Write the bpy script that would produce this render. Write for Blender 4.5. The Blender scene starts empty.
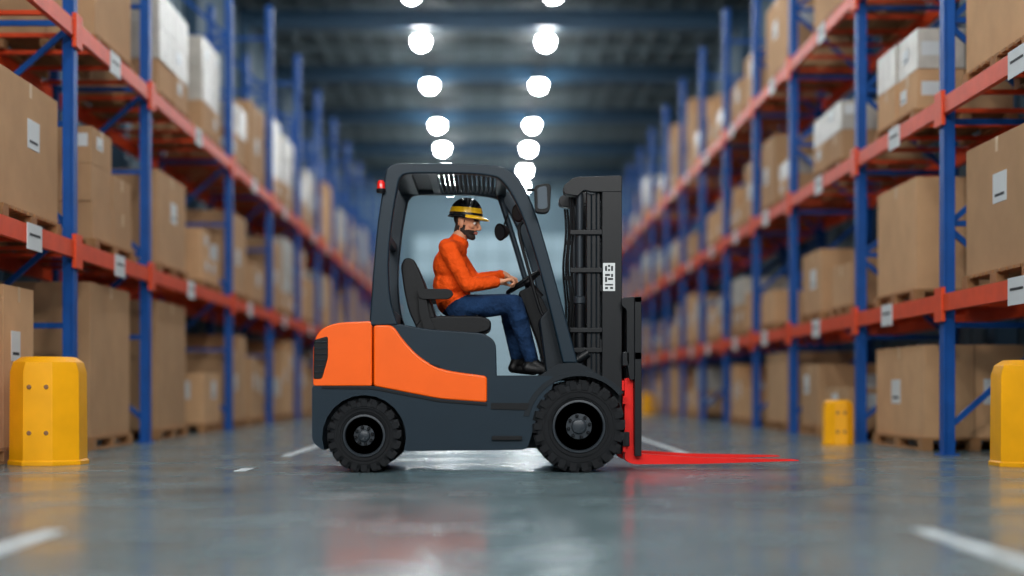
import bpy, bmesh, math, random
from mathutils import Vector, Matrix
random.seed(7)
scene = bpy.context.scene
V = Vector

# ------------------------------------------------------------------ materials
def lin(c):
    c = c/255.0
    return c/12.92 if c <= 0.04045 else ((c+0.055)/1.055)**2.4
def col(r, g, b): return (lin(r), lin(g), lin(b), 1.0)

def mat(name, c, rough=0.5, metal=0.0, coat=0.0, var=0.0, vscale=5.0, bump=0.0, bscale=40.0, emit=None, estr=0.0, obj_rand=0.0, spec=0.4, bdist=0.02):
    m = bpy.data.materials.new(name); m.use_nodes = True
    nt = m.node_tree; b = nt.nodes['Principled BSDF']
    b.inputs['Base Color'].default_value = c
    b.inputs['Roughness'].default_value = rough
    b.inputs['Metallic'].default_value = metal
    b.inputs['Coat Weight'].default_value = coat
    b.inputs['Coat Roughness'].default_value = 0.12
    b.inputs['Specular IOR Level'].default_value = spec
    tc = nt.nodes.new('ShaderNodeTexCoord')
    src = None
    if var > 0:
        n = nt.nodes.new('ShaderNodeTexNoise'); n.inputs['Scale'].default_value = vscale; n.inputs['Detail'].default_value = 5
        nt.links.new(tc.outputs['Object'], n.inputs['Vector'])
        r = nt.nodes.new('ShaderNodeValToRGB')
        r.color_ramp.elements[0].position = 0.3; r.color_ramp.elements[1].position = 0.7
        r.color_ramp.elements[0].color = tuple(x*(1-var) for x in c[:3])+(1,)
        r.color_ramp.elements[1].color = tuple(min(1, x*(1+var)) for x in c[:3])+(1,)
        nt.links.new(n.outputs['Fac'], r.inputs['Fac'])
        src = r.outputs['Color']
    if obj_rand > 0:
        oi = nt.nodes.new('ShaderNodeObjectInfo')
        hs = nt.nodes.new('ShaderNodeHueSaturation')
        mr = nt.nodes.new('ShaderNodeMapRange')
        mr.inputs['To Min'].default_value = 1-obj_rand; mr.inputs['To Max'].default_value = 1+obj_rand
        nt.links.new(oi.outputs['Random'], mr.inputs['Value'])
        nt.links.new(mr.outputs['Result'], hs.inputs['Value'])
        if src: nt.links.new(src, hs.inputs['Color'])
        else: hs.inputs['Color'].default_value = c
        src = hs.outputs['Color']
    if src: nt.links.new(src, b.inputs['Base Color'])
    if bump > 0:
        n = nt.nodes.new('ShaderNodeTexNoise'); n.inputs['Scale'].default_value = bscale; n.inputs['Detail'].default_value = 4
        nt.links.new(tc.outputs['Object'], n.inputs['Vector'])
        bp_ = nt.nodes.new('ShaderNodeBump'); bp_.inputs['Strength'].default_value = bump; bp_.inputs['Distance'].default_value = bdist
        nt.links.new(n.outputs['Fac'], bp_.inputs['Height']); nt.links.new(bp_.outputs['Normal'], b.inputs['Normal'])
    if emit:
        b.inputs['Emission Color'].default_value = emit; b.inputs['Emission Strength'].default_value = estr
    return m

M = {}
M['orange'] = mat('truck_orange_paint', col(250,97,0), 0.38, coat=0.3, var=0.03, spec=0.3)
M['slate'] = mat('truck_slate_paint', col(23,39,50), 0.4, coat=0.05, var=0.05, spec=0.25)
M['slate_d'] = mat('truck_dark_slate', col(17,26,33), 0.45, var=0.05, spec=0.25)
M['black'] = mat('black_plastic', col(11,13,16), 0.5, var=0.1, spec=0.25)
M['blacksteel'] = mat('mast_black_steel', col(14,17,21), 0.4, var=0.1, spec=0.3)
M['rubber'] = mat('tyre_rubber', col(20,22,25), 0.75, var=0.15, vscale=12, bump=0.1, bscale=60, spec=0.25)
M['rim'] = mat('rim_dark_steel', col(44,50,56), 0.4, metal=0.2, var=0.1)
M['red'] = mat('fork_red_paint', col(226,26,18), 0.45, coat=0.05, var=0.05, spec=0.25)
M['redlamp'] = mat('red_lamp_lens', col(200,20,10), 0.2, coat=0.5, emit=col(255,30,10), estr=0.2)
M['label'] = mat('white_label', col(215,218,218), 0.6, var=0.03)
M['ink'] = mat('label_ink', col(35,38,42), 0.6)
M['vinyl'] = mat('seat_vinyl', col(11,13,16), 0.5, var=0.1, bump=0.25, bscale=60, bdist=0.004, spec=0.25)
M['glass'] = mat('lamp_glass', col(110,120,128), 0.12, metal=0.5)
M['shirt'] = mat('orange_shirt', col(232,80,14), 0.85, var=0.12, vscale=7, bump=0.9, bscale=9, spec=0.2, bdist=0.06)
M['jeans'] = mat('blue_jeans', col(22,46,78), 0.9, var=0.3, vscale=9, bump=0.9, bscale=9, spec=0.2, bdist=0.06)
M['skin'] = mat('skin', col(206,144,110), 0.55, var=0.05)
M['hair'] = mat('dark_hair', col(40,28,22), 0.7, var=0.2, vscale=60, bump=0.4, bscale=120)
M['lip'] = mat('lips', col(165,95,82), 0.5)
M['eye'] = mat('eye_white', col(225,222,215), 0.2)
M['shoe'] = mat('black_shoe', col(16,16,18), 0.5, bump=0.1)
M['helmet'] = mat('helmet_black', col(16,17,19), 0.25, coat=0.4)
M['yellow'] = mat('helmet_yellow', col(250,190,20), 0.35, coat=0.3)
M['guard'] = mat('guard_yellow', col(245,170,4), 0.5, var=0.06, spec=0.3)
M['upright'] = mat('rack_blue_steel', col(14,80,158), 0.5, var=0.12, spec=0.3)
M['beam'] = mat('rack_orange_steel', col(226,76,34), 0.5, var=0.1, spec=0.3)
M['cardboard'] = mat('cardboard', col(198,156,116), 0.85, var=0.08, vscale=3, obj_rand=0.15, spec=0.2)
M['cardboard_d'] = mat('cardboard_seam', col(140,104,74), 0.85)
M['tape'] = mat('packing_tape', col(208,174,134), 0.4)
M['wrap'] = mat('stretch_wrapped_carton', col(196,189,178), 0.4, var=0.12, vscale=6, bump=0.3, bscale=10, obj_rand=0.1)
M['wood'] = mat('pallet_wood', col(160,116,76), 0.85, var=0.2, vscale=9)
M['ceil'] = mat('ceiling_metal', col(88,101,105), 0.6, metal=0.1, var=0.1, vscale=0.7)
M['rib'] = mat('ceiling_rib', col(112,125,129), 0.6, var=0.1)
M['truss'] = mat('roof_beam_blue', col(34,64,86), 0.5, var=0.1)
M['wallm'] = mat('wall_metal', col(92,110,122), 0.6, var=0.08, vscale=0.5)
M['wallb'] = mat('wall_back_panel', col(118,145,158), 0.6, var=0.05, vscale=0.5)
M['glow_panel'] = mat('glow_panel_fill', col(130,155,166), 0.4, emit=col(185,214,226), estr=0.28)  # emission added as fill to brighten the far end of the hall
M['lamp'] = mat('lamp_emitter', (1,1,1,1), 0.5, emit=(0.93,0.98,1,1), estr=185)
M['line'] = mat('floor_line_paint', col(205,212,214), 0.5, var=0.25, vscale=6)
M['joint'] = mat('floor_joint', col(80,90,94), 0.5)
M['house'] = mat('lamp_housing', col(120,125,130), 0.4, metal=0.6)

def floor_mat():
    m = bpy.data.materials.new('epoxy_floor'); m.use_nodes = True
    nt = m.node_tree; b = nt.nodes['Principled BSDF']
    tc = nt.nodes.new('ShaderNodeTexCoord')
    n1 = nt.nodes.new('ShaderNodeTexNoise'); n1.inputs['Scale'].default_value = 0.9; n1.inputs['Detail'].default_value = 8; n1.inputs['Roughness'].default_value = 0.65
    nt.links.new(tc.outputs['Object'], n1.inputs['Vector'])
    r = nt.nodes.new('ShaderNodeValToRGB')
    r.color_ramp.elements[0].position = 0.3; r.color_ramp.elements[0].color = col(82,103,108)
    r.color_ramp.elements[1].position = 0.72; r.color_ramp.elements[1].color = col(122,141,144)
    nt.links.new(n1.outputs['Fac'], r.inputs['Fac']); nt.links.new(r.outputs['Color'], b.inputs['Base Color'])
    n2 = nt.nodes.new('ShaderNodeTexNoise'); n2.inputs['Scale'].default_value = 1.6; n2.inputs['Detail'].default_value = 6
    nt.links.new(tc.outputs['Object'], n2.inputs['Vector'])
    mr = nt.nodes.new('ShaderNodeMapRange'); mr.inputs['From Min'].default_value = 0.3; mr.inputs['From Max'].default_value = 0.7
    mr.inputs['To Min'].default_value = 0.14; mr.inputs['To Max'].default_value = 0.32
    nt.links.new(n2.outputs['Fac'], mr.inputs['Value']); nt.links.new(mr.outputs['Result'], b.inputs['Roughness'])
    b.inputs['Specular IOR Level'].default_value = 0.5
    n3 = nt.nodes.new('ShaderNodeTexNoise'); n3.inputs['Scale'].default_value = 5; n3.inputs['Detail'].default_value = 3
    nt.links.new(tc.outputs['Object'], n3.inputs['Vector'])
    bp_ = nt.nodes.new('ShaderNodeBump'); bp_.inputs['Strength'].default_value = 0.06; bp_.inputs['Distance'].default_value = 0.02
    nt.links.new(n3.outputs['Fac'], bp_.inputs['Height']); nt.links.new(bp_.outputs['Normal'], b.inputs['Normal'])
    return m
M['floor'] = floor_mat()

# ------------------------------------------------------------------ mesh builder
class MB:
    def __init__(s): s.v=[]; s.f=[]; s.m=[]; s.mats=[]
    def mi(s, k):
        if k not in s.mats: s.mats.append(k)
        return s.mats.index(k)
    def add(s, vs, fs, k):
        o=len(s.v); s.v += [tuple(x) for x in vs]; i=s.mi(k)
        for f in fs: s.f.append([o+a for a in f]); s.m.append(i)
    def box(s, x0,x1,y0,y1,z0,z1,k):
        s.add([(x0,y0,z0),(x1,y0,z0),(x1,y1,z0),(x0,y1,z0),(x0,y0,z1),(x1,y0,z1),(x1,y1,z1),(x0,y1,z1)],
              [(0,3,2,1),(4,5,6,7),(0,1,5,4),(1,2,6,5),(2,3,7,6),(3,0,4,7)],k)
    def obox(s, c, ax, h, k):
        c=V(c); a,b,d=[V(q).normalized()*hh for q,hh in zip(ax,h)]
        vs=[c-a-b-d,c+a-b-d,c+a+b-d,c-a+b-d,c-a-b+d,c+a-b+d,c+a+b+d,c-a+b+d]
        s.add(vs,[(0,3,2,1),(4,5,6,7),(0,1,5,4),(1,2,6,5),(2,3,7,6),(3,0,4,7)],k)
    def bar(s, p, q, w, h, k, up=(0,1,0)):
        p=V(p); q=V(q); d=(q-p); L=d.length; d.normalize()
        u=V(up); side=d.cross(u).normalized(); u=side.cross(d)
        s.obox((p+q)/2,(d,u,side),(L/2,w/2,h/2),k)
    def tube(s, pts, r, k, seg=12):
        pts=[V(p) for p in pts]; n=len(pts)
        rs=r if isinstance(r,(list,tuple)) else [r]*n
        rings=[]; ref=None
        for i,p in enumerate(pts):
            d=(pts[min(i+1,n-1)]-pts[max(i-1,0)]).normalized()
            if ref is None:
                ref=V((0,1,0)) if abs(d.y)<0.9 else V((1,0,0))
            a=d.cross(ref).normalized(); b=d.cross(a).normalized()
            rings.append([p+(a*math.cos(t*2*math.pi/seg)+b*math.sin(t*2*math.pi/seg))*rs[i] for t in range(seg)])
        vs=[q for rg in rings for q in rg]; fs=[]
        for i in range(n-1):
            for t in range(seg):
                u=(t+1)%seg; fs.append((i*seg+t,i*seg+u,(i+1)*seg+u,(i+1)*seg+t))
        fs.append(tuple(range(seg-1,-1,-1))); fs.append(tuple((n-1)*seg+t for t in range(seg)))
        s.add(vs,fs,k)
    def lathe(s, c, axis, prof, k, seg=48):
        c=V(c); ax=V(axis).normalized(); ref=V((0,0,1)) if abs(ax.z)<0.9 else V((1,0,0))
        a=ax.cross(ref).normalized(); b=ax.cross(a)
        vs=[];n=len(prof)
        for r,t in prof:
            for j in range(seg):
                an=(j+.5)*2*math.pi/seg
                vs.append(c+ax*t+(a*math.cos(an)+b*math.sin(an))*max(r,0.0005))
        fs=[]
        for i in range(n-1):
            for j in range(seg):
                u=(j+1)%seg; fs.append((i*seg+j,i*seg+u,(i+1)*seg+u,(i+1)*seg+j))
        fs.append(tuple(range(seg))); fs.append(tuple((n-1)*seg+j for j in range(seg-1,-1,-1)))
        s.add(vs,fs,k)
    def prism(s, poly, y0, y1, k):
        n=len(poly)
        vs=[(x,y0,z) for x,z in poly]+[(x,y1,z) for x,z in poly]
        fs=[tuple(range(n)),tuple(range(2*n-1,n-1,-1))]
        for i in range(n):
            j=(i+1)%n; fs.append((j,i,n+i,n+j))
        s.add(vs,fs,k)
    def ring_strip(s, A, B, y0, y1, k):
        n=len(A); vs=[(x,y0,z) for x,z in A]+[(x,y0,z) for x,z in B]+[(x,y1,z) for x,z in A]+[(x,y1,z) for x,z in B]
        fs=[]
        for i in range(n-1):
            fs += [(i,i+1,n+i+1,n+i),(2*n+i,3*n+i,3*n+i+1,2*n+i+1),(i,2*n+i,2*n+i+1,i+1),(n+i,n+i+1,3*n+i+1,3*n+i)]
        fs += [(0,n,3*n,2*n),(n-1,3*n-1,4*n-1,2*n-1)]
        s.add(vs,fs,k)
    def mesh(s, name, angle=32):
        me=bpy.data.meshes.new(name); me.from_pydata(s.v,[],s.f)
        for k in s.mats: me.materials.append(M[k])
        me.polygons.foreach_set('material_index', s.m); me.update()
        bm=bmesh.new(); bm.from_mesh(me); bmesh.ops.recalc_face_normals(bm, faces=bm.faces)
        for f in bm.faces: f.smooth=True
        for e in bm.edges:
            if len(e.link_faces)!=2 or e.calc_face_angle(0)>math.radians(angle): e.smooth=False
        bm.to_mesh(me); bm.free()
        return me
    def obj(s, name, parent=None, bevel=0.0, seg=2):
        o=bpy.data.objects.new(name, s.mesh(name)); scene.collection.objects.link(o)
        if bevel>0:
            b=o.modifiers.new('bevel','BEVEL'); b.width=bevel; b.segments=seg; b.limit_method='ANGLE'; b.angle_limit=math.radians(35)
            b.harden_normals=True
        if parent: setp(o,parent)
        return o
def setp(o,parent):
    o.parent=parent; o.matrix_parent_inverse=Matrix.Translation(parent.location).inverted()
def empty(name, loc):
    e=bpy.data.objects.new(name,None); e.location=loc; e.empty_display_size=0.3; scene.collection.objects.link(e); return e

def rounded(pts, r=0.03, n=5):
    out=[]; N=len(pts)
    for i in range(N):
        p=pts[i]; rr=p[2] if len(p)>2 else r
        v=V(p[:2]); a=V(pts[i-1][:2])-v; b=V(pts[(i+1)%N][:2])-v
        if rr<=0: out.append(tuple(v)); continue
        la=min(rr,a.length*0.48); lb=min(rr,b.length*0.48)
        p0=v+a.normalized()*la; p2=v+b.normalized()*lb
        for t in range(n+1):
            t/=n; q=p0*(1-t)**2+v*2*t*(1-t)+p2*t*t; out.append(tuple(q))
    return out

# image pixel coordinates -> metres (projected back through the camera at depth d)
CH=0.575
def E(u,v,d=9.74):
    k=d/1400.0
    return ((u-490)*k, CH+(390-v)*k)
def EP(pts,d=9.74,r=0.03,n=5,ru=None):
    return rounded([E(p[0],p[1],d)+((p[2]/144.0,) if len(p)>2 else ()) for p in pts],r,n)
def P3(u,v,y):
    x,z=E(u,v,y); return V((x,y,z))

YN, YF = 9.74, 10.86   # truck sides
YC = 10.30

# ------------------------------------------------------------------ FORKLIFT
fk = empty('forklift', (0.0, YC, 0.0))
def arc(cx,cy,r,a0,a1,n=14):
    return [(cx+r*math.cos(math.radians(a0+(a1-a0)*i/n)), cy-r*math.sin(math.radians(a0+(a1-a0)*i/n)),0) for i in range(n+1)]
b=MB()
poly=[(312,386,3),(312,442,6),(322,450,5),(325,450,0)]+arc(364,437,42,198,-18)+[(408,451,4),(527,450,6),(533,430,6),(541,404,10),(553,388,6),(553,376,3),(487,376,2),(487,402,0),(440,399,0),(373,386,0)]
b.prism(EP(poly,YN), YN+0.005, YF-0.005, 'slate'); b.obj('chassis',fk,0.012,2)
b=MB()
b.box(*[E(420,0)[0],E(600,0)[0]],YN+0.26,YF-0.26,0.16,0.62,'slate_d')
b.box(E(335,0)[0],E(420,0)[0],YN+0.26,YF-0.26,0.2,0.6,'slate_d')
b.tube([(E(364,0)[0],YN+0.1,0.25),(E(364,0)[0],YF-0.1,0.25)],0.05,'blacksteel')
b.tube([(E(579,0)[0],YN+0.1,0.32),(E(579,0)[0],YF-0.1,0.32)],0.08,'blacksteel')
b.obj('axles_and_frame',fk,0.01)
b=MB()
for y0,y1 in ((YN-0.004,YN+0.01),(YF-0.01,YF+0.004)):
    b.prism(EP([(491,403),(530,403),(527,410),(491,409)],YN,0.005),y0,y1,'black')
    b.prism(EP([(322,386.5),(372,387),(440,400),(487,403.5),(487,405.5),(440,402),(372,389),(322,388.5)],YN,0.002),y0,y1,'black')
b.obj('side_recesses',fk)
b=MB()
for y0 in (YN-0.02,YF-0.06):
    b.prism(EP([(492,436),(522,436),(522,440),(492,440)],YN,0.004),y0,y0+0.08,'black')
b.obj('step_tread',fk,0.004)
b=MB()
b.prism(EP([(313,386,3),(313,343,12),(320,329,10),(336,322.5,10),(372,321,3),(372,386,2)],YN), YN, YF,'orange')
b.obj('counterweight',fk,0.05,5)
b=MB()
gp=EP([(314,340,3),(328,336,3),(328,358,3),(322,379,3),(313.5,379,2)],YN)
for y0,y1 in ((YN-0.006,YN+0.06),(YF-0.06,YF+0.006)): b.prism(gp,y0,y1,'black')
for i in range(6):
    u,v=314,342+i*6
    x0,z=E(u,v); x1,_=E(327-(i>3)*3,v)
    b.box(x0+0.004,x1,YN-0.012,YN,z-0.008,z+0.004,'slate_d')
b.box(E(312.6,0)[0]-0.006,E(316,0)[0],YN+0.12,YN+0.24,E(0,372)[1],E(0,345)[1],'redlamp')
b.box(E(312.6,0)[0]-0.006,E(316,0)[0],YF-0.24,YF-0.12,E(0,372)[1],E(0,345)[1],'redlamp')
b.obj('rear_grille',fk,0.006)
b=MB()
b.prism(EP([(373.5,325,4),(393,325,6),(403,340,14),(420,358,18),(442,370,16),(487,376,4),(487,402.5,3),(440,399,10),(373.5,386,3)],YN), YN-0.004, YF+0.004,'orange')
b.obj('side_panel',fk,0.02,4)
b=MB()
b.prism(EP([(376,378,0),(376,322,3),(400,324,4),(428,329,6),(484,333,8),(496,341,8),(497,378,2)],YN), YN+0.012, YF-0.012,'slate')
b.obj('engine_hood',fk,0.03,4)
b=MB(); b.prism(EP([(428,363,2),(441,366,2),(439,369,2),(428,366,2)],YN),YN-0.0,YN+0.02,'black'); b.obj('hood_latch',fk)

def wheel(name,u,v,R,rim,w,N):
    cx,cz=E(u,v,9.72)
    for yo,sg,nm in ((YN-0.02,1,'near'),(YF+0.02,-1,'far')):
        b=MB(); ax=(0,sg,0); c=(cx,yo,R)
        prof=[(rim,w*0.5),(rim,0.025),(rim+0.012,0.008),(R*0.8,0.0),(R*0.9,0.012),(R*0.945,0.035),(R*0.955,w/2),(R*0.945,w-0.035),(R*0.9,w-0.012),(R*0.8,w),(rim,w-0.01),(rim,w*0.5)]
        b.lathe(c,ax,prof,'rubber',64)
        for i in range(N):
            for side in (0,1):
                a=(i+0.5*side)*2*math.pi/N
                rd=V((math.cos(a),0,math.sin(a))); tg=V((-math.sin(a),0,math.cos(a)))
                cc=V(c)+rd*(R*0.945)+V((0,sg,0))*(w*0.25 if side==0 else w*0.75)
                ydir=(V((0,1,0))+tg*0.35*(1 if side else -1)).normalized()
                tg2=ydir.cross(rd)
                b.obox(cc,(rd,tg2,ydir),(R*0.055,math.pi*R/N*0.62,w*0.25-0.004),'rubber')
                c2=V(c)+rd*(R*0.88)+V((0,sg,0))*(0.010 if side==0 else w-0.010)
                b.obox(c2,(rd,tg,V((0,1,0))),(R*0.085,math.pi*R/N*0.5,0.016),'rubber')
        for rr in (rim+0.03,R*0.76):
            b.lathe(c,ax,[(rr-0.006,0.012),(rr-0.004,-0.004),(rr+0.004,-0.004),(rr+0.006,0.012)],'rubber',64)
        b.lathe(c,ax,[(rim+0.004,0.03),(rim+0.006,0.0),(rim-0.008,-0.002),(rim-0.016,0.02),(rim-0.028,0.05),(rim*0.62,0.055),(rim*0.56,0.02),(rim*0.5,0.012),(rim*0.3,0.01),(rim*0.27,-0.012),(rim*0.2,-0.018),(0,-0.018)],'rim',64)
        for i in range(8):
            a=i*math.pi/4+0.2
            q=V(c)+V((math.cos(a),0,math.sin(a)))*rim*0.42+V((0,sg*0.0,0))
            b.lathe(q,ax,[(0.012,0.015),(0.012,-0.008),(0.007,-0.014),(0,-0.014)],'blacksteel',6)
            q=V(c)+V((math.cos(a),0,math.sin(a)))*rim*0.76
            b.lathe(q+V((0,sg*0.05,0)),ax,[(0.011,0.01),(0.011,-0.006),(0,-0.006)],'blacksteel',10)
        b.obj(name+'_'+nm,fk)
wheel('front_wheel',579,427,0.322,0.178,0.24,22)
wheel('rear_wheel',364,437,0.258,0.142,0.2,20)

b=MB()
for y0,y1 in ((YN+0.0,YN+0.24),(YF-0.24,YF)):
    A=[E(p[0],p[1]) for p in arc(579,427,51,168,38,20)]; B=[E(p[0],p[1]) for p in arc(579,428,57,168,38,20)]
    b.ring_strip(A,B,y0,y1,'slate_d')
    b.prism(EP([(536,378,2),(558,364,5),(577,362,4),(590,368,4),(600,376,3),(575,374,4),(552,384,4),(541,398,2)],YN),y0+0.01,y1,'slate_d')
b.obj('front_fenders',fk,0.008)

outer=[(369,326),(371,300),(373.5,265),(378,220),(385,175),(388,167),(397,163),(430,163),(470,163.5),(497,165.5),(510,170),(520,180),(529,196),(540,226),(556,282),(578,363)]
inner=[(398,325),(391,302),(388.5,265),(392,222),(398,186),(401,178),(408,174),(430,173.5),(470,174),(492,176.5),(500,180),(508,189),(517,205),(529,235),(544,286),(563,363)]
def smooth(pl,sub=3):
    out=[]; n=len(pl)
    for i in range(n-1):
        p0=V(pl[max(i-1,0)]);p1=V(pl[i]);p2=V(pl[i+1]);p3=V(pl[min(i+2,n-1)])
        for k in range(sub):
            t=k/sub
            out.append(tuple(0.5*((2*p1)+(p2-p0)*t+(2*p0-5*p1+4*p2-p3)*t*t+(3*p1-p0-3*p2+p3)*t**3)))
    out.append(tuple(pl[-1])); return out
A=[E(*p) for p in smooth(outer)]; B=[E(*p) for p in smooth(inner)]
b=MB(); b.ring_strip(A,B,YN+0.0,YN+0.075,'slate'); b.ring_strip(A,B,YF-0.075,YF,'slate'); b.obj('overhead_guard',fk,0.014,3)
b=MB()
y0,y1=YN+0.07,YF-0.07
for i in range(13):
    u=440+i*4.8; x,z=E(u,169)
    b.bar((x,y0,z),(x,y1,z),0.045,0.012,'slate_d',up=(0.35,0,1))
for u,v,w in ((401,170,0.14),(432,169,0.06),(502,172,0.08)):
    x,z=E(u,v); b.box(x-w/2,x+w/2,y0,y1,z-0.025,z+0.025,'slate')
x0,z=E(403,168); x1,_=E(436,168); b.box(x0,x1,y0,y1,z-0.006,z+0.006,'slate_d')
x,z=E(379,232); b.box(x-0.0,x+0.05,y0,y1,z-0.03,z+0.03,'slate')
x,z=E(384,312); b.box(x-0.03,x+0.05,y0,y1,z-0.1,z+0.03,'slate')
b.obj('guard_roof_bars',fk,0.005)
b=MB()
pl=smooth([(497,182),(505,205),(516,240),(531,290),(548,340),(552,362)],4)
for yy in (YF-0.12,):
    b.tube([P3(p[0],p[1],10.4)+V((0,yy-10.4,0)) for p in pl],0.022,'slate',10)
b.tube([P3(p[0],p[1],9.9) for p in smooth([(523,222),(519,232),(530,275),(541,312),(547,315)],4)],0.012,'black',10)
b.obj('grab_bars',fk)

b=MB()
b.prism(EP([(540,318,4),(552,305,4),(560,312,3),(578,364,3),(578,380,2),(548,380,2),(545,355,4)],YN), YN+0.12, YF-0.12,'slate_d')
b.obj('front_cowl',fk,0.02,3)
b=MB()
b.prism(EP([(518,292,4),(531,286,4),(543,300,6),(566,350,4),(568,370,2),(545,372,3),(537,340,6),(524,306,4)],10.2), YC-0.12, YC+0.12,'black')
b.obj('steering_console',fk,0.025,3)
b=MB()
x0,z=E(487,376); x1,_=E(552,376)
b.box(x0,x1,YN+0.03,YF-0.03,z-0.02,z+0.004,'black')
for yy in (YC-0.1,YC+0.08): b.obox((E(541,0)[0],yy,z+0.07),((0.5,0,0.86),(0,1,0),(-.86,0,.5)),(0.06,0.04,0.01),'blacksteel')
b.obj('floor_plate',fk)
b=MB()
for i in range(3):
    yy=YC+0.2+i*0.06
    b.tube([P3(536,305,10.4)+V((0,yy-10.4,0)),P3(529,280,10.4)+V((0,yy-10.4,0))],0.007,'blacksteel',8)
    b.lathe(P3(529,279,10.4)+V((0,yy-10.4,0)),(0,0,1),[(0.006,-.02),(0.016,-0.01),(0.018,0.005),(0.01,0.018),(0,0.02)],'black',12)
b.obj('hydraulic_levers',fk)
WC=P3(527,280,YC); U=V((0.84,0,0.54)).normalized(); NA=V((-0.54,0,0.84)).normalized(); WR=0.17
b=MB()
pts=[WC+(U*math.cos(t)+V((0,1,0))*math.sin(t))*WR for t in [i*2*math.pi/40 for i in range(41)]]
b.tube(pts,0.014,'black',10)
for a in (math.radians(90),math.radians(210),math.radians(330)):
    b.bar(WC-NA*0.02,WC+(U*math.cos(a)+V((0,1,0))*math.sin(a))*WR,0.03,0.012,'black',up=tuple(NA))
b.lathe(WC-NA*0.02,tuple(NA),[(0.03,-0.03),(0.045,0.0),(0.04,0.02),(0,0.025)],'black',20)
b.tube([WC-NA*0.02,WC-NA*0.16],[0.025,0.045],'black',16)
b.obj('steering_wheel',fk)

seat_d=10.1
b=MB(); b.prism(EP([(401,266,5),(405,258,4),(414,259,5),(422,276,8),(429,296,8),(436,318,6),(437,331,3),(418,331,5),(409,312,8),(404,290,8)],seat_d),YC-0.24,YC+0.24,'vinyl'); b.obj('seat_back',fk,0.05,4)
b=MB(); b.prism(EP([(414,330,3),(420,320,5),(440,316,6),(482,316,8),(492,321,6),(490,331,5),(470,336,4),(425,336,4)],seat_d),YC-0.25,YC+0.25,'vinyl')
b.obj('seat_cushion',fk,0.045,4)
b=MB(); b.prism(EP([(418,333,2),(486,333,2),(484,342,2),(420,342,2)],seat_d),YC-0.22,YC+0.22,'black')
for yy in (YC-0.31,YC+0.26):
    b.prism([ (x,z) for x,z in EP([(416,289,4),(450,289,5),(454,294,3),(449,299,4),(420,299,4)],10.0)],yy,yy+0.06,'vinyl')
    b.prism(EP([(418,292,2),(426,297,2),(430,318,3),(436,330,3),(424,330,3),(419,312,3)],10.0),yy+0.015,yy+0.05,'black')
b.obj('seat_base_and_armrests',fk,0.012,3)
b=MB()
for i in range(4):
    u=441+i*12; x,z=E(u,315.5,seat_d); b.box(x-0.004,x+0.004,YC-0.2,YC+0.2,z-0.006,z+0.004,'black')
b.obj('seat_stitching',fk)

b=MB(); dM=9.93
def mastx(u): return E(u,0,dM)[0]
zt=E(0,177,dM)[1]; zi=E(0,181,dM)[1]
MN,MF=9.93,10.67
for y,s in ((MN,1),(MF,-1)):
    def yy(a,c):
        p,q=y+s*a,y+s*c; return min(p,q),max(p,q)
    xa,xb=mastx(602),mastx(622)
    b.box(xa,xb,*yy(0,0.022),0.12,zt,'blacksteel')
    b.box(xb-0.024,xb,*yy(0.02,0.11),0.12,zt,'blacksteel'); b.box(xa,xa+0.024,*yy(0.02,0.11),0.12,zt,'blacksteel')
    xa,xb=mastx(587),mastx(600.5)
    b.box(xa,xb,*yy(0.03,0.05),0.14,zi,'blacksteel')
    b.box(xb-0.02,xb,*yy(0.05,0.12),0.14,zi,'blacksteel'); b.box(xa,xa+0.02,*yy(0.05,0.12),0.14,zi,'blacksteel')
    for u in (591,596): b.box(mastx(u),mastx(u)+0.01,*yy(0.018,0.035),0.3,zi-0.06,'slate_d')
for v,h in ((182,0.09),(232,0.05),(288,0.05),(345,0.08)):
    z=E(0,v,dM)[1]; b.box(mastx(600),mastx(612),MN+0.02,MF-0.02,z-h/2,z+h/2,'blacksteel')
b.prism(EP([(563,186,3),(574,177,4),(622,175.5,2),(622,192,2),(592,192,2),(584,190,2),(578,196,2),(564,194,3)],dM),MN-0.005,MN+0.1,'blacksteel')
b.prism(EP([(563,186,3),(574,177,4),(622,175.5,2),(622,192,2),(592,192,2),(584,190,2),(578,196,2),(564,194,3)],dM),MF-0.1,MF+0.005,'blacksteel')
b.box(mastx(574),mastx(586),MN+0.05,MF-0.05,zt-0.06,zt,'blacksteel')
for v in (232,270,330,350):
    z=E(0,v,dM)[1]; b.box(mastx(570),mastx(604),MN+0.008,MN+0.03,z-0.018,z+0.018,'blacksteel')
    b.box(mastx(570),mastx(604),MF-0.03,MF-0.008,z-0.018,z+0.018,'blacksteel')
b.obj('mast_uprights',fk,0.006)
b=MB()
for y in (MN+0.05,MF-0.05):
    x=mastx(580)
    b.tube([(x,y,0.15),(x,y,E(0,300,dM)[1])],0.036,'blacksteel',18); b.tube([(x,y,1.1),(x,y,zi)],0.024,'rim',14)
    b.lathe((x,y,E(0,300,dM)[1]),(0,0,1),[(0.03,-0.03),(0.043,-0.02),(0.043,0.02),(0.03,0.03)],'rim',18)
    b.lathe((mastx(592),y-0.02,zt-0.07),(0,1,0),[(0.0,-.015),(0.05,-0.015),(0.05,-0.01),(0.042,0.0),(0.05,0.01),(0.05,0.015),(0,.015)],'rim',28)
    for k,u in enumerate((570,573)):
        pl=[P3(u+1.6*math.sin(i*0.9),196+i*12.5,dM) for i in range(15)]
        b.tube([V((p.x,y+0.02+0.02*k,p.z)) for p in pl],0.009,'black',8)
    for i in range(48):
        z=0.5+i*0.03; b.box(mastx(602)-0.012,mastx(602)+0.004,y+0.02,y+0.045,z,z+0.022,'rim')
for y in (YN+0.2,YF-0.2):
    b.tube([V((E(560,0)[0],y,E(0,372)[1])),V((mastx(588),y,E(0,352)[1]))],0.032,'blacksteel',14)
b.obj('lift_cylinders_and_hoses',fk)
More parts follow.
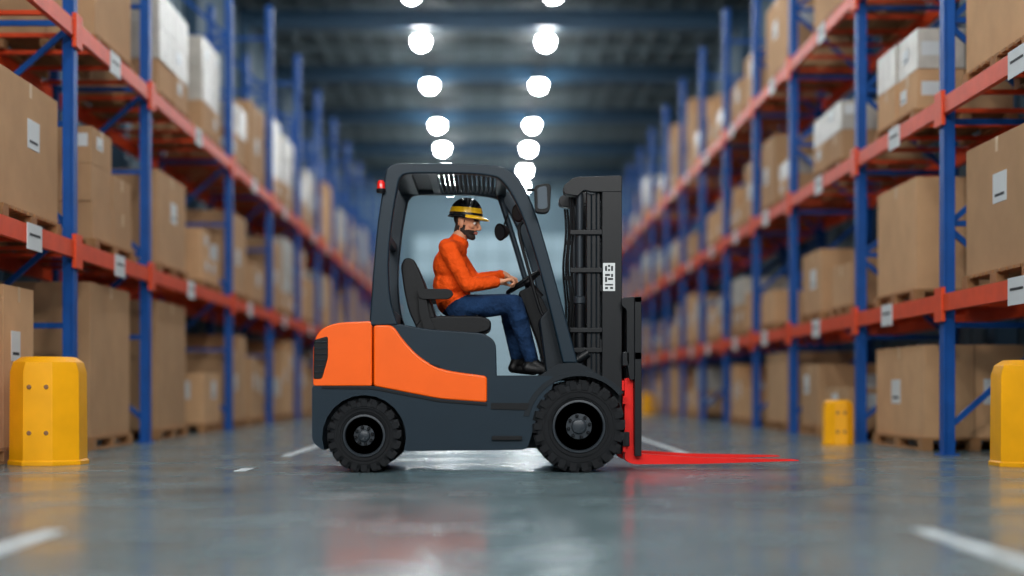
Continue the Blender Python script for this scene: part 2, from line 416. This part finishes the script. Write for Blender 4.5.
b=MB(); x0,z0=E(603,291,dM); x1,z1=E(615,263,dM); y=MN
b.box(x0,x1,y-0.003,y,z0,z1,'label')
def glyph(u0,v0,u1,v1):
    a,c=E(u0,v0,dM); d_,e=E(u1,v1,dM); b.box(a,d_,y-0.0045,y-0.003,e,c,'ink')
for g in ((605,266,607,271),(608,265,610,267),(608,269,610,271),(611,266,613,271),(605,274,610,276),(605,277,607,282),(608,278,613,280),(611,274,613,277),(605,284,613,285.5),(605,287,608,289),(610,287,613,289)): glyph(*g)
b.obj('mast_sticker',fk)
b=MB(); dC=9.9
CN,CF=9.86,10.74
def cx(u): return E(u,0,dC)[0]
def cz(v): return E(0,v,dC)[1]
for v0,v1 in ((352,366),(432,446)):
    b.box(cx(622),cx(629),CN,CF,cz(v1),cz(v0),'blacksteel')
b.box(cx(634),cx(641),CN,CN+0.05,cz(456),cz(297),'blacksteel'); b.box(cx(634),cx(641),CF-0.05,CF,cz(456),cz(297),'blacksteel')
b.box(cx(634),cx(641),CN,CF,cz(303),cz(297),'blacksteel'); b.box(cx(634),cx(641),CN,CF,cz(360),cz(352),'blacksteel')
for i in range(1,6):
    y=CN+(CF-CN)*i/6; b.box(cx(635),cx(640),y-0.012,y+0.012,cz(456),cz(297),'blacksteel')
b.prism(EP([(621,298,3),(634,297,2),(634,380,2),(629,380,2),(626,360,2),(626,310,3),(621,306,2)],dC),CN,CN+0.03,'blacksteel')
b.prism(EP([(621,298,3),(634,297,2),(634,380,2),(629,380,2),(626,360,2),(626,310,3),(621,306,2)],dC),CF-0.03,CF,'blacksteel')
b.obj('carriage_and_backrest',fk,0.005)
b=MB()
for y in (9.92,10.56):
    pr=EP([(624,378,3),(632.5,378,3),(633,453,4),(700,457.5,0),(796,459.4,1),(798,460.5,1),(700,463.5,0),(632,464,6),(624,460,4)],9.97)
    b.prism(pr,y,y+0.11,'red')
    x,z=cx(622),cz(382)
    b.box(x,cx(634),y+0.02,y+0.09,z-0.06,z+0.01,'red')
b.box(cx(622.5),cx(626),CN+0.02,CF-0.02,cz(404),cz(396),'red')
b.box(cx(622.5),cx(626),CN+0.02,CF-0.02,cz(452),cz(444),'red')
b.obj('forks',fk,0.006)
b=MB()
b.bar(P3(527,190,9.76),P3(536,190,9.72),0.02,0.02,'black')
b.prism(EP([(534,186,4),(548,183.5,4),(551,187,3),(550,210,4),(546,214,3),(535,213,4)],9.66,0.02),9.62,9.70,'black')
b.prism(EP([(537,188.5,3),(546.5,186.5,3),(547.5,209,3),(537.5,210,3)],9.66,0.02),9.612,9.622,'glass')
b.obj('side_mirror',fk,0.008)
b=MB()
for u,v,y in ((519,213,10.0),(501,232,10.55)):
    p=P3(u,v,y)
    ax=V((-0.75,-0.6,-0.15)).normalized()
    b.lathe(p,ax,[(0.02,-0.07),(0.045,-0.04),(0.062,0.0),(0.066,0.01),(0.058,0.012)],'black',24)
    b.lathe(p,ax,[(0.052,0.006),(0.052,0.013),(0.0,0.018)],'rim',24)
    b.tube([p+V((0.02,0,0.04)),p+V((0.05,0,0.13))],0.008,'black',8)
b.obj('interior_mirrors',fk)
b=MB()
p=P3(381,190,9.72)
b.tube([p+V((0.03,0.05,0.0)),p],0.012,'black',8)
b.lathe(p+V((0,0,-0.02)),(0,0,1),[(0.03,0),(0.034,0.02),(0.03,0.028)],'black',20)
b.lathe(p+V((0,0,0.008)),(0,0,1),[(0.028,0),(0.027,0.04),(0.018,0.058),(0,0.062)],'redlamp',20)
b.obj('beacon_light',fk)

# ------------------------------------------------------------------ OPERATOR
class Blob:
    def __init__(s): s.bm=bmesh.new(); s.bones=[]
    def ell(s,c,r,rot=None):
        Mx=Matrix.Translation(V(c))
        if rot is not None: Mx=Mx@rot
        Mx=Mx@Matrix.Diagonal((r[0],r[1],r[2],1))
        bmesh.ops.create_icosphere(s.bm,subdivisions=3,radius=1,matrix=Mx)
    def cap(s,p,q,r0,r1,m=None,sy=1.0):
        p=V(p);q=V(q)
        s.ell(p,(r0,r0*sy,r0)); s.ell(q,(r1,r1*sy,r1))
        d=q-p; L=d.length
        if L>1e-5:
            R=d.to_track_quat('Z','Y').to_matrix().to_4x4()
            bmesh.ops.create_cone(s.bm,cap_ends=True,segments=24,radius1=r0,radius2=r1,depth=L,matrix=Matrix.Translation((p+q)/2)@R)
        if m: s.bones.append((p,q,r0,r1,m))
    def bake(s,name,voxel,it,parent,cls=None,mats=('skin',),Mw=None):
        me=bpy.data.meshes.new('tmp'); s.bm.to_mesh(me); s.bm.free()
        o=bpy.data.objects.new('tmp',me); scene.collection.objects.link(o)
        rm=o.modifiers.new('r','REMESH'); rm.mode='VOXEL'; rm.voxel_size=voxel
        sm=o.modifiers.new('s','SMOOTH'); sm.factor=0.5; sm.iterations=it
        dg=bpy.context.evaluated_depsgraph_get(); dg.update()
        m2=bpy.data.meshes.new_from_object(o.evaluated_get(dg)); m2.name=name
        bpy.data.objects.remove(o)
        m2.materials.clear()
        for k in mats: m2.materials.append(M[k])
        for f in m2.polygons:
            f.use_smooth=True
            if cls: f.material_index=mats.index(cls(f.center))
            else: f.material_index=0
        if Mw is not None: m2.transform(Mw)
        ob=bpy.data.objects.new(name,m2); scene.collection.objects.link(ob)
        setp(ob,parent); return ob
    def nearest(s,c):
        best=None;bd=1e9
        for p,q,r0,r1,m in s.bones:
            d=q-p; t=max(0,min(1,(c-p).dot(d)/max(d.length_squared,1e-9)))
            v=(c-(p+d*t)).length-(r0+(r1-r0)*t)
            if v<bd: bd=v;best=m
        return best

op = empty('forklift_operator', tuple(P3(457,310,YC)))
SN,SF=YC-0.19,YC+0.19
B_=Blob()
pel=P3(455,303,YC); abd=P3(451,285,YC); che=P3(450,266,YC); upc=P3(453,252,YC); nk=P3(458,240,YC)
B_.ell(pel,(0.13,0.165,0.10)); B_.ell(abd,(0.13,0.16,0.14)); B_.ell(che,(0.128,0.175,0.14)); B_.ell(upc,(0.105,0.175,0.085))
B_.cap(abd,pel+V((-.01,0,.02)),.135,.13)
B_.cap(pel+V((0,-.07,-.02)),pel+V((0,.07,-.02)),0.09,0.09,'jeans')
B_.bones.append((abd+V((-.01,-.06,-0.05)),abd+V((0,.06,-.05)),0.15,0.15,'shirt')); B_.bones.append((che,upc,0.15,0.13,'shirt'))
B_.cap(upc+V((0,0,0.02)),nk,0.075,0.06,'shirt')
B_.cap(nk,P3(461,233,YC),0.055,0.052,'skin')
def yv(u,v,y): return P3(u,v,y)
shN=yv(449,250,SN); elN=yv(467,285,SN-0.03); wrN=yv(499,282,YC-0.17)
shF=yv(453,250,SF); elF=yv(474,281,SF+0.03); wrF=yv(505,275,YC+0.14)
for sh,el,wr in ((shN,elN,wrN),(shF,elF,wrF)):
    B_.cap(V((upc.x,YC+(sh.y-YC)*0.5,upc.z+0.0)),sh,0.08,0.068,'shirt')
    B_.cap(sh,el,0.066,0.055,'shirt'); m_=el.lerp(wr,0.35); B_.cap(el,m_,0.055,0.053,'shirt'); B_.cap(m_,el.lerp(wr,0.88),0.053,0.042,'shirt')
    B_.cap(el.lerp(wr,0.88),wr,0.028,0.027,'skin')
    for t,rr in ((.25,.069),(.6,.065),(.82,.064)): B_.ell(sh.lerp(el,t),(rr,rr*.98,rr*.35),Matrix.Rotation(.5,4,'Y'))
    for t,rr in ((.2,.062),(.5,.056),(.78,.052)): B_.ell(el.lerp(wr,t),(rr*.35,rr,rr),Matrix.Rotation(.3,4,'Y'))
for hp,kn,an,heel,toe in ((yv(459,308,YC-0.1),yv(514,304,YC-0.17),yv(531,358,YC-0.16),yv(527,368,YC-0.16),yv(549,371.5,YC-0.19)),
                          (yv(459,308,YC+0.1),yv(508,303,YC+0.17),yv(517,356,YC+0.15),yv(513,368,YC+0.15),yv(534,371.5,YC+0.17))):
    B_.cap(hp,kn,0.098,0.07,'jeans'); B_.cap(kn,kn.lerp(an,0.35),0.07,0.068,'jeans'); B_.cap(kn.lerp(an,0.35),an,0.068,0.052,'jeans')
    for t,rr in ((.1,.077),(.3,.074),(.75,.064),(.88,.063),(.98,.06)): B_.ell(kn.lerp(an,t),(rr,rr,rr*.3),Matrix.Rotation(.35*(1 if t!=.3 else -1),4,'Y'))
    for t,rr in ((.8,.079),(.15,.1)): B_.ell(hp.lerp(kn,t),(rr*.3,rr,rr),Matrix.Rotation(.3,4,'Y'))
    B_.cap(an+V((0.005,0,-0.02)),heel,0.045,0.036,'shoe'); B_.cap(heel,toe,0.038,0.03,'shoe',1.15); B_.cap(an+V((0.01,0,-0.035)),toe,0.042,0.03,'shoe')
B_.cap(yv(447,247,YC),yv(462,244.5,YC),0.064,0.05,'shirt')
B_.bake('body',0.008,3,op,B_.nearest,('shirt','jeans','skin','shoe'))

H=Blob()
H.ell((-.012,0,.035),(.098,.077,.088)); H.ell((.022,0,-.03),(.066,.058,.085)); H.ell((.062,0,-.098),(.024,.03,.022))
for s in (-1,1):
    H.cap((-.015,s*.05,-.05),(.055,s*.018,-.098),.024,.02)
    H.ell((.06,s*.042,-.018),(.024,.02,.02)); H.cap((.085,s*.012,.026),(.07,s*.046,.024),.011,.009)
    H.ell((.098,s*.012,-.036),(.011,.008,.008))
    H.ell((-.008,s*.08,-.008),(.02,.009,.033),Matrix.Rotation(-0.2,4,'Y')); H.ell((-.002,s*.077,-.032),(.01,.008,.012))
    H.cap((.093,0,-.058),(.082,s*.022,-.06),.007,.005); H.cap((.091,0,-.069),(.08,s*.02,-.068),.008,.005)
H.cap((.088,0,.016),(.112,0,-.026),.009,.012); H.ell((.11,0,-.031),(.013,.012,.01))
H.cap((-.025,0,-.06),(-.05,0,-.17),.056,.056)
for s in (-1,1): H.cap((-.03,s*.055,.02),(-.045,s*.035,-.07),.028,.03)
def hc(c):
    x,y,z=c
    if abs(y)>.073 and -.045<z<.03 and -.035<x<.02: return 'skin'
    if x>.078 and -.0735<z<-.0545 and abs(y)<.024: return 'lip'
    if x>.07 and .021<z<.034 and .01<abs(y)<.05: return 'hair'
    if x>.0 and -.122<z<-.047-max(0,.05-x)*.25 and (z>-.09 or x>.03): return 'hair'
    if z<-.02 and z>-.075 and -.012<x<.018 and abs(y)>.045: return 'hair'
    if x<.012+.6*max(0,z-.02) and z>-.085 and not (x>-.02 and z<0.0): return 'hair'
    if z>.06: return 'hair'
    return 'skin'
hcen=P3(467,223,YC-0.0)
HM=Matrix.Translation(hcen)@Matrix.Rotation(math.radians(-24),4,'Z')@Matrix.Rotation(math.radians(11),4,'Y')
H.bake('head',0.0035,4,op,hc,('skin','hair','lip'),HM)
b=MB()
for s in (-1,1):
    c=HM@V((.0765,s*.031,.004)); ax=(HM.to_3x3()@V((1,s*.1,-.15))).normalized()
    r=.0125; b.lathe(c,tuple(ax),[(r*math.sin(t),-r*math.cos(t)) for t in [math.pi*i/10 for i in range(11)]],'eye',16)
    b.lathe(c,tuple(ax),[(.0062,.0108),(.0058,.0122),(0,.0130)],'ink',14)
b.obj('eyes',op)
HH=HM@Matrix.Translation((-.006,0,.016))@Matrix.Rotation(math.radians(-5),4,'Y')
b=MB()
seg=36;rows=10;vs=[];fs=[]
for i in range(rows+1):
    ph=math.pi/2*i/rows
    for j in range(seg):
        a=2*math.pi*j/seg
        rx=.128*math.cos(ph)**0.8 if i<rows else .001; ry=.104*math.cos(ph)**0.8 if i<rows else .001
        ridge=0.008*math.exp(-(math.sin(a)*ry/0.022)**2)*math.sin(ph)
        vs.append(HH@V((-.01+rx*math.cos(a),ry*math.sin(a),.036+.125*math.sin(ph)+ridge)))
for i in range(rows):
    for j in range(seg):
        u=(j+1)%seg; (fs).append((i*seg+j,i*seg+u,(i+1)*seg+u,(i+1)*seg+j))
b.add(vs,[f for k,f in enumerate(fs) if not (1<=k//seg<3)],'helmet'); b.add(vs,[f for k,f in enumerate(fs) if 1<=k//seg<3],'yellow')
vs=[];fs=[]
for ring,(ex,dz) in enumerate(((0.0,.038),(1.0,.026),(1.0,.020),(0.0,.030))):
    for j in range(seg):
        a=2*math.pi*j/seg; f=max(0,math.cos(a))
        w=(.012+.045*f**2)*ex
        vs.append(HH@V((-.01+(.127+w)*math.cos(a),(.103+w)*math.sin(a),dz-(0.012*f if ex else 0))))
for rg in range(4):
    for j in range(seg):
        u=(j+1)%seg; n=(rg+1)%4; fs.append((rg*seg+j,rg*seg+u,n*seg+u,n*seg+j))
kf=[f for k,f in enumerate(fs) if not(-1<math.cos(2*math.pi*((k%seg)+.5)/seg)<0.35)]
b.add(vs,kf,'yellow'); b.add(vs,[f for f in fs if f not in kf],'helmet')
b.obj('hard_hat',op)

def hand(name,wr,tgt,side,theta):
    h=Blob()
    d=(tgt-wr).normalized()
    lat=V((0,1,0)); lat=(lat-d*lat.dot(d)).normalized()
    up=d.cross(lat); 
    if up.z<0: up=-up
    base=wr; kn=wr+d*0.085+up*0.012
    for k in range(4):
        o=lat*(side*(k-1.5)*0.019)
        h.cap(base+o*0.6+d*0.01,kn+o,0.015,0.0125)
    h.cap(base-d*0.01,base+d*.02,.026,.024)
    lens=[(.036,.024,.019),(.041,.027,.02),(.038,.025,.019),(.030,.019,.017)]
    for k in range(4):
        o=lat*(side*(k-1.5)*0.0195); p=kn+o
        angs=(-35,-105,-165); ri=(.0092,.0086,.008)
        for L,a,r in zip(lens[k],angs,ri):
            a=math.radians(a-3*k); q=p+(d*math.cos(a)+up*math.sin(a))*L
            h.cap(p,q,r,r*.92); p=q
    tb=base+d*.03-lat*(side*.026)-up*.004
    t1=tb+d*.032-lat*(side*.016)-up*.014; t2=t1+d*.028+lat*side*.004-up*.012; t3=t2+d*.018+lat*side*.012-up*.006
    h.cap(tb,t1,.014,.011); h.cap(t1,t2,.0105,.0095); h.cap(t2,t3,.0095,.0082)
    h.bake(name,0.003,3,op)
hand('hand_right',wrN,WC+(U*-0.45-V((0,1,0))*0.85)*WR+NA*0.03,-1,0)
hand('hand_left',wrF,WC+(U*-0.35+V((0,1,0))*0.9)*WR+NA*0.03,1,0)

# ------------------------------------------------------------------ ROOM
XL,XR,YB,Y0,ZC=-6.0,6.2,62.0,-12.0,9.75
b=MB(); b.box(XL,XR,Y0,YB,-0.1,0,'floor'); b.obj('floor')
b=MB(); b.box(XL,XR,Y0,YB,ZC,ZC+0.1,'ceil')
x=XL+0.3
while x<XR:
    b.box(x-0.04,x+0.04,Y0,YB,ZC-0.06,ZC-0.001,'rib'); x+=0.62
y=2.0
while y<YB:
    b.box(XL,XR,y-0.05,y+0.05,ZC-0.16,ZC-0.061,'rib'); y+=1.85
ceil=b.obj('ceiling')
def wallobj(name,x0,x1,k):
    b=MB(); b.box(x0,x1,Y0,YB,0,ZC,k)
    xi=x1 if x1<0 else x0; s=1 if x1<0 else -1
    y=Y0
    while y<YB-0.3:
        b.box(min(xi,xi+s*.03),max(xi,xi+s*.03),y,y+0.12,0,ZC,k); y+=0.5
    b.obj(name)
wallobj('wall_left',XL-0.15,XL,'wallm'); wallobj('wall_right',XR,XR+0.15,'wallm')
b=MB(); b.box(XL,XR,YB,YB+0.15,0,ZC,'wallb')
x=XL+.1
while x<XR: b.box(x,x+0.1,YB-0.03,YB,0,ZC,'wallb'); x+=0.5
b.obj('wall_back')
for i,(x0,x1,z0,z1) in enumerate(((-3.4,3.6,5.6,7.4),)):
    b=MB(); b.box(x0,x1,YB-0.06,YB-0.035,z0,z1,'glow_panel')  # framed glowing panel, added as fill on the back wall
    n=7
    for k in range(n+1):
        xx=x0+(x1-x0)*k/n; b.box(xx-.04,xx+.04,YB-.1,YB-.04,z0,z1,'wallb')
    b.box(x0,x1,YB-.1,YB-.04,(z0+z1)/2-.04,(z0+z1)/2+.04,'wallb'); b.obj('glow_panel_%d'%(i+1))
b=MB(); b.box(-2.2,2.4,YB-0.12,YB-0.035,0,4.2,'glow_panel')  # door slab given the same added glow, so the far end reads bright
for k in range(13): b.box(-2.2,2.4,YB-0.14,YB-0.12,0.1+k*.33,0.13+k*.33,'wallb')
b.box(-2.4,-2.2,YB-.2,YB-.03,0,4.4,'truss'); b.box(2.4,2.6,YB-.2,YB-.03,0,4.4,'truss'); b.box(-2.4,2.6,YB-.2,YB-.03,4.2,4.4,'truss')
b.obj('door_1')
for y in [0.0,5.5,11,16.5,22,27.5,33.2,39,45,51,57]:
    b=MB()
    b.box(XL,XR,y-0.12,y+0.12,ZC-0.62,ZC-0.57,'truss'); b.box(XL,XR,y-0.12,y+0.12,ZC-0.22,ZC-0.17,'truss'); b.box(XL,XR,y-0.03,y+0.03,ZC-0.6,ZC-0.2,'truss')
    b.box(XL+.04,XL+0.3,y-.15,y+.15,0,ZC-.17,'truss'); b.box(XR-.3,XR-.04,y-.15,y+.15,0,ZC-.17,'truss')
    b.obj('roof_portal_frame')
for y in [-7,-3,0.8,4.5,10,15,20,25,29.6,33.7,38.5,44.3,48.6,53.5,58]:
    for x in (-1.66,1.34):
        b=MB()
        b.lathe((x,y,9.02),(0,0,1),[(0.18,0),(0.19,0.05),(0.13,0.18),(0.08,0.28),(0,0.28)],'house',24)
        b.lathe((x,y,9.02),(0,0,-1),[(0.175,0),(0.175,0.08),(0.14,0.17),(0.08,0.22),(0,0.24)],'lamp',20)
        b.tube([(x,y,9.27),(x,y,9.58)],0.015,'house',6)
        b.obj('high_bay_lamp')
# unseen fill lights with housings, added behind the camera to light the truck
for i,(x,y,tx) in enumerate(((-4.2,-2.5,-1.0),(4.4,-2.5,1.0),(-2.8,-8.0,-.3),(3.0,-8.0,.3))):
    ld=bpy.data.lights.new('fill_light','AREA'); ld.shape='RECTANGLE'; ld.size=1.3; ld.size_y=0.9; ld.energy=470; ld.color=(1,.98,.95)
    lo=bpy.data.objects.new('fill_light_beam_%d'%i,ld); lo.location=(x,y,7.6)
    dv=V((tx,10.3,1.0))-V(lo.location); q=dv.to_track_quat('-Z','Y'); lo.rotation_euler=q.to_euler(); scene.collection.objects.link(lo)
    setp(lo,ceil)
    b=MB(); dn=dv.normalized(); sx=V((1,0,0)); sx=(sx-dn*sx.dot(dn)).normalized(); uz=dn.cross(sx)
    b.obox(V((x,y,7.6))-dn*0.08,(sx,uz,dn),(.7,.5,.06),'house'); b.tube([V((x,y,7.6))-dn*.1,V((x,y,9.5))],.03,'house',8)
    b.obj('fill_light_housing_%d'%i,ceil)
def lineseg(b,x,y0,y1,w=0.1): b.box(x-w/2,x+w/2,y0,y1,0.0005,0.003,'line')
b=MB()
for y0,y1 in ((2.0,5.7),(9.9,10.25),(12.1,15.5),(18,24),(27,34)): lineseg(b,-1.77,y0,y1,.085)
for y0,y1 in ((2.0,5.75),(12.3,18),(21,27),(30,36)): lineseg(b,1.77,y0,y1,.085)
b.obj('floor_marking_lines')
b=MB()
for y in (1.8,7.6,13.4,19.2,25,30.8): b.box(XL,XR,y-0.009,y+0.009,0.0004,0.0012,'joint')
b.obj('floor_expansion_joints')

# ------------------------------------------------------------------ RACKS
def rack(name,xf,s,posts,levels,Htop):
    b=MB(); dp=1.1
    def X(a,c):
        p,q=xf+s*a,xf+s*c; return min(p,q),max(p,q)
    for y in posts:
        for a in (0,dp-0.1):
            b.box(*X(a,a+0.025),y-0.06,y+0.06,0.012,Htop,'upright'); b.box(*X(a+.02,a+0.1),y-0.06,y-0.045,0.012,Htop,'upright'); b.box(*X(a+.02,a+0.1),y+0.045,y+0.06,0.012,Htop,'upright')
            b.box(*X(a-0.03,a+0.13),y-0.1,y+0.1,0,0.014,'upright')
        z=0.25;k=0
        while z<Htop-1:
            p=xf+s*0.07;q=xf+s*(dp-0.07)
            if k%2: p,q=q,p
            b.bar((p,y,z),(q,y,z+0.85),0.03,0.05,'upright'); z+=0.9;k+=1
            b.bar((xf+s*.07,y,z),(xf+s*(dp-.07),y,z),0.03,0.05,'upright')
    for i in range(len(posts)-1):
        y0,y1=posts[i]+0.06,posts[i+1]-0.06
        for lz in levels:
            for a in (-0.02,dp-0.05):
                b.box(*X(a,a+0.05),y0-0.02,y1+0.02,lz-0.15,lz,'beam')
                if a<0:
                    for ye in (y0-0.06,y1-0.04): b.box(*X(-0.035,0.0),ye,ye+0.1,lz-0.24,lz+0.06,'beam')
            n=max(3,int((y1-y0)/0.6))
            for k in range(n):
                yy=y0+(k+.5)*(y1-y0)/n; b.box(*X(0.0,dp-0.02),yy-.025,yy+.025,lz-0.04,lz-0.002,'beam')
            yy=(y0+y1)/2+random.uniform(-.5,.5)
            b.box(*X(-0.028,-0.02),yy-0.18,yy+0.18,lz-0.2,lz+0.01,'label')
            b.box(*X(-0.031,-0.028),yy-0.13,yy+0.13,lz-0.09,lz-0.07,'ink')
    b.obj(name)
postsL=[7.1,9.8,12.5,15.25,20.1,23.8,27.3,30.5,33.7,36.9,40.1,43.3,46.5,49.7,52.9,56]
postsR=[6.8,9.6,12.4,15.3,18.7,21.3,24.0,26.7,29.4,32.2,35,37.8,40.6,43.4,46.2,49,51.8,54.6]
LL=[1.90,3.86]; LR=[1.42,3.15,4.95]
rack('pallet_rack',-3.7,-1,postsL,LL,7.1); rack('pallet_rack',4.0,1,postsR,LR,7.1)

cache={}
def load(style,L,W,h):
    key=(style,round(L,1),round(W,1),round(h,1)); 
    if key in cache: return cache[key]
    L,W,h=key[1:]
    rnd=random.Random(str(key)); b=MB()
    for i in range(3):
        xx=-W/2+0.05+i*(W-0.1)/2
        for j in range(3):
            yy=-L/2+.07+j*(L-.14)/2; b.box(xx-.05,xx+.05,yy-.07,yy+.07,.022,.10,'wood')
        b.box(xx-.05,xx+.05,-L/2,L/2,0,.022,'wood')
    n=int(L/0.15)
    for j in range(n):
        yy=-L/2+(j+.5)*L/n; b.box(-W/2,W/2,yy-.055,yy+.055,.10,.125,'wood')
    z=.126; H_=h-z; W2,L2=W/2-.03,L/2-.03
    def carton(x0,x1,y0,y1,z0,z1,k):
        b.box(x0,x1,y0,y1,z0,z1,k)
        if k=='cardboard':
            ym=(y0+y1)/2; xm=(x0+x1)/2; t=.002
            b.box(x0-t,x1+t,ym-.03,ym+.03,z1-.12 if z1-z0>.3 else z0,z1+t,'tape')
            b.box(xm-.004,xm+.004,y0-t,y0,z0,z1,'cardboard_d')
        lw=min(.3,(y1-y0)*.3); lz=min(.24,(z1-z0)*.35)
        if rnd.random()<.75:
            yc=(y0+y1)/2+rnd.uniform(-.2,.2)*(y1-y0); zc=(z0+z1)/2+rnd.uniform(-.1,.2)*(z1-z0)
            for xs in ((x0-.004,x0),(x1,x1+.004)):
                b.box(xs[0],xs[1],yc-lw/2,yc+lw/2,zc-lz/2,zc+lz/2,'label')
                xi=(xs[0]-.001,xs[0]) if xs[0]<0 and xs[0]<(x0+x1)/2 else (xs[1],xs[1]+.001)
                b.box(xi[0],xi[1],yc-lw*.35,yc+lw*.35,zc-lz*.3,zc-lz*.2,'ink')
            xq=(x0+x1)/2+rnd.choice((-1,1))*.2*(x1-x0)
            b.box(xq-.1,xq+.1,y0-.004,y0,zc-lz/2,zc+lz/2,'label')
            b.box(xq-.1,xq+.1,y1,y1+.004,zc-lz/2,zc+lz/2,'label')
    if style=='big': carton(-W2,W2,-L2,L2,z,z+H_,'cardboard')
    elif style=='two':
        g=.008; hs=H_*rnd.uniform(.75,.95)
        carton(-W2,W2,-L2,-g,z,z+H_,'cardboard'); carton(-W2,W2,g,L2,z,z+hs,'cardboard')
    else:
        k='wrap' if style=='wrap' else 'cardboard'
        rows=max(2,int(round(H_/.38))); ny=2; nx=2; hh=H_/rows
        for r in range(rows):
            for i in range(nx):
                for j in range(ny):
                    if style=='stack' and r==rows-1 and (i+j)%3==2: continue
                    jx=rnd.uniform(-.012,.012); jy=rnd.uniform(-.012,.012)
                    x0=-W2+i*2*W2/nx+.008+jx; x1=x0+2*W2/nx-.016; y0=-L2+j*2*L2/ny+.008+jy; y1=y0+2*L2/ny-.016
                    kk=k if not (style=='wrap' and r==0) else 'cardboard'
                    if rnd.random()<.5: carton(x0,x1,y0,y1,z+r*hh+.002,z+(r+1)*hh-.002,kk)
                    else: b.box(x0,x1,y0,y1,z+r*hh+.002,z+(r+1)*hh-.002,kk)
    cache[key]=b.mesh('pallet_of_cartons'); return cache[key]
def place(xf,s,y,z,style,L,h,W=1.0):
    o=bpy.data.objects.new('pallet_of_cartons',load(style,L,W,h)); o.location=(xf+s*(0.04+W/2+0.02),y,z+0.001); scene.collection.objects.link(o)
    if random.random()<.5: o.rotation_euler.z=math.pi
    bv=o.modifiers.new('bevel','BEVEL'); bv.width=.006; bv.segments=1; bv.limit_method='ANGLE'
near={('L',0):[(10.9,'two',1.5,1.45),(14.0,'big',1.5,1.6),(16.7,'big',1.5,1.6),(19.1,'big',1.2,.75)],
 ('L',1):[(8.6,'big',1.5,1.1),(11.55,'big',1.5,1.25),(14.1,'stack',1.5,1.2),(16.7,'big',1.5,1.2),(19.0,'stack',1.3,.8)],
 ('L',2):[(8.6,'stack',1.5,1.3),(14.1,'big',1.4,1.4),(16.8,'wrap',1.6,1.3),(19.1,'wrap',1.3,1.4)],
 ('R',0):[(14.0,'big',1.7,1.0),(16.5,'big',1.1,.6),(17.9,'big',1.0,.9),(20.0,'big',1.4,1.1)],
 ('R',1):[(8.3,'big',1.6,1.1),(11.3,'big',1.5,1.2),(14.1,'big',1.4,1.25),(16.3,'big',.9,.6),(17.8,'big',1.1,.9)],
 ('R',2):[(8.3,'stack',1.6,1.1),(11.3,'big',1.5,1.3),(14.1,'wrap',1.4,.9),(17.0,'wrap',1.5,.85)],
 ('R',3):[(14.1,'stack',1.5,1.2),(17,'stack',1.5,1.2),(20,'big',1.5,1.2)]}
for key,lst in near.items():
    sd,lv=key; xf,s=(-3.7,-1) if sd=='L' else (4.0,1); zs=[0]+(LL if sd=='L' else LR)
    for y,st,L,h in lst: place(xf,s,y,zs[lv],st,L,h)
    posts=postsL if sd=='L' else postsR
    ymax=max(l[0] for l in lst)+.9
    for i in range(len(posts)-1):
        if posts[i]<ymax-.5: continue
        y0,y1=posts[i]+.12,posts[i+1]-.12
        hm=(1.5 if sd=='L' else 1.1) if lv<(2 if sd=='L' else 3) else 1.6
        n=2; Lh=(y1-y0)/n
        for k in range(n):
            if random.random()<.1: continue
            stl=random.choice(['big','big','stack','two','wrap' ]) if lv<2 else random.choice(['wrap','wrap','big','stack'])
            place(xf,s,y0+(k+.5)*Lh,zs[lv],stl,min(1.4,Lh-.2),random.uniform(.55,hm))

def guard(x,y,w,h):
    b=MB(); r=w/2/math.cos(math.pi/8)
    b.lathe((0,0,0),(0,0,1),[(r*1.04,0),(r*1.04,.03),(r,.04),(r*.98,h*.86),(r*.9,h*.95),(r*.7,h),(0,h)],'guard',8)
    for zz in (.3,.72):
        for sx in (-1,1):
            b.lathe((sx*w*.12,-w/2*.985,h*zz),(0,-1,0),[(.018,0),(.018,.006),(.012,.01),(0,.01)],'cardboard_d',12)
    o=b.obj('rack_guard_bollard',None,.02,3); o.location=(x,y,0)
guard(-3.42,10.85,.54,.83); guard(4.1,10.6,.55,.8); guard(3.65,14.7,.3,.47); guard(3.7,33,.3,.5)

w=bpy.data.worlds.new('World'); scene.world=w; w.use_nodes=True
bg=w.node_tree.nodes['Background']; bg.inputs[0].default_value=(0.80,0.90,1.0,1); bg.inputs[1].default_value=0.35
cam=bpy.data.cameras.new('camera'); co=bpy.data.objects.new('camera',cam); scene.collection.objects.link(co)
co.location=(0,0,CH); co.rotation_euler=(math.radians(90),0,0)
cam.sensor_width=36; cam.lens=1400*36/1024
cam.shift_x=(512-490)/1024; cam.shift_y=(390-288)/1024
cam.dof.use_dof=True; cam.dof.focus_distance=10.0; cam.dof.aperture_fstop=0.42
cam.clip_end=200
scene.camera=co
scene.view_settings.view_transform='Standard'
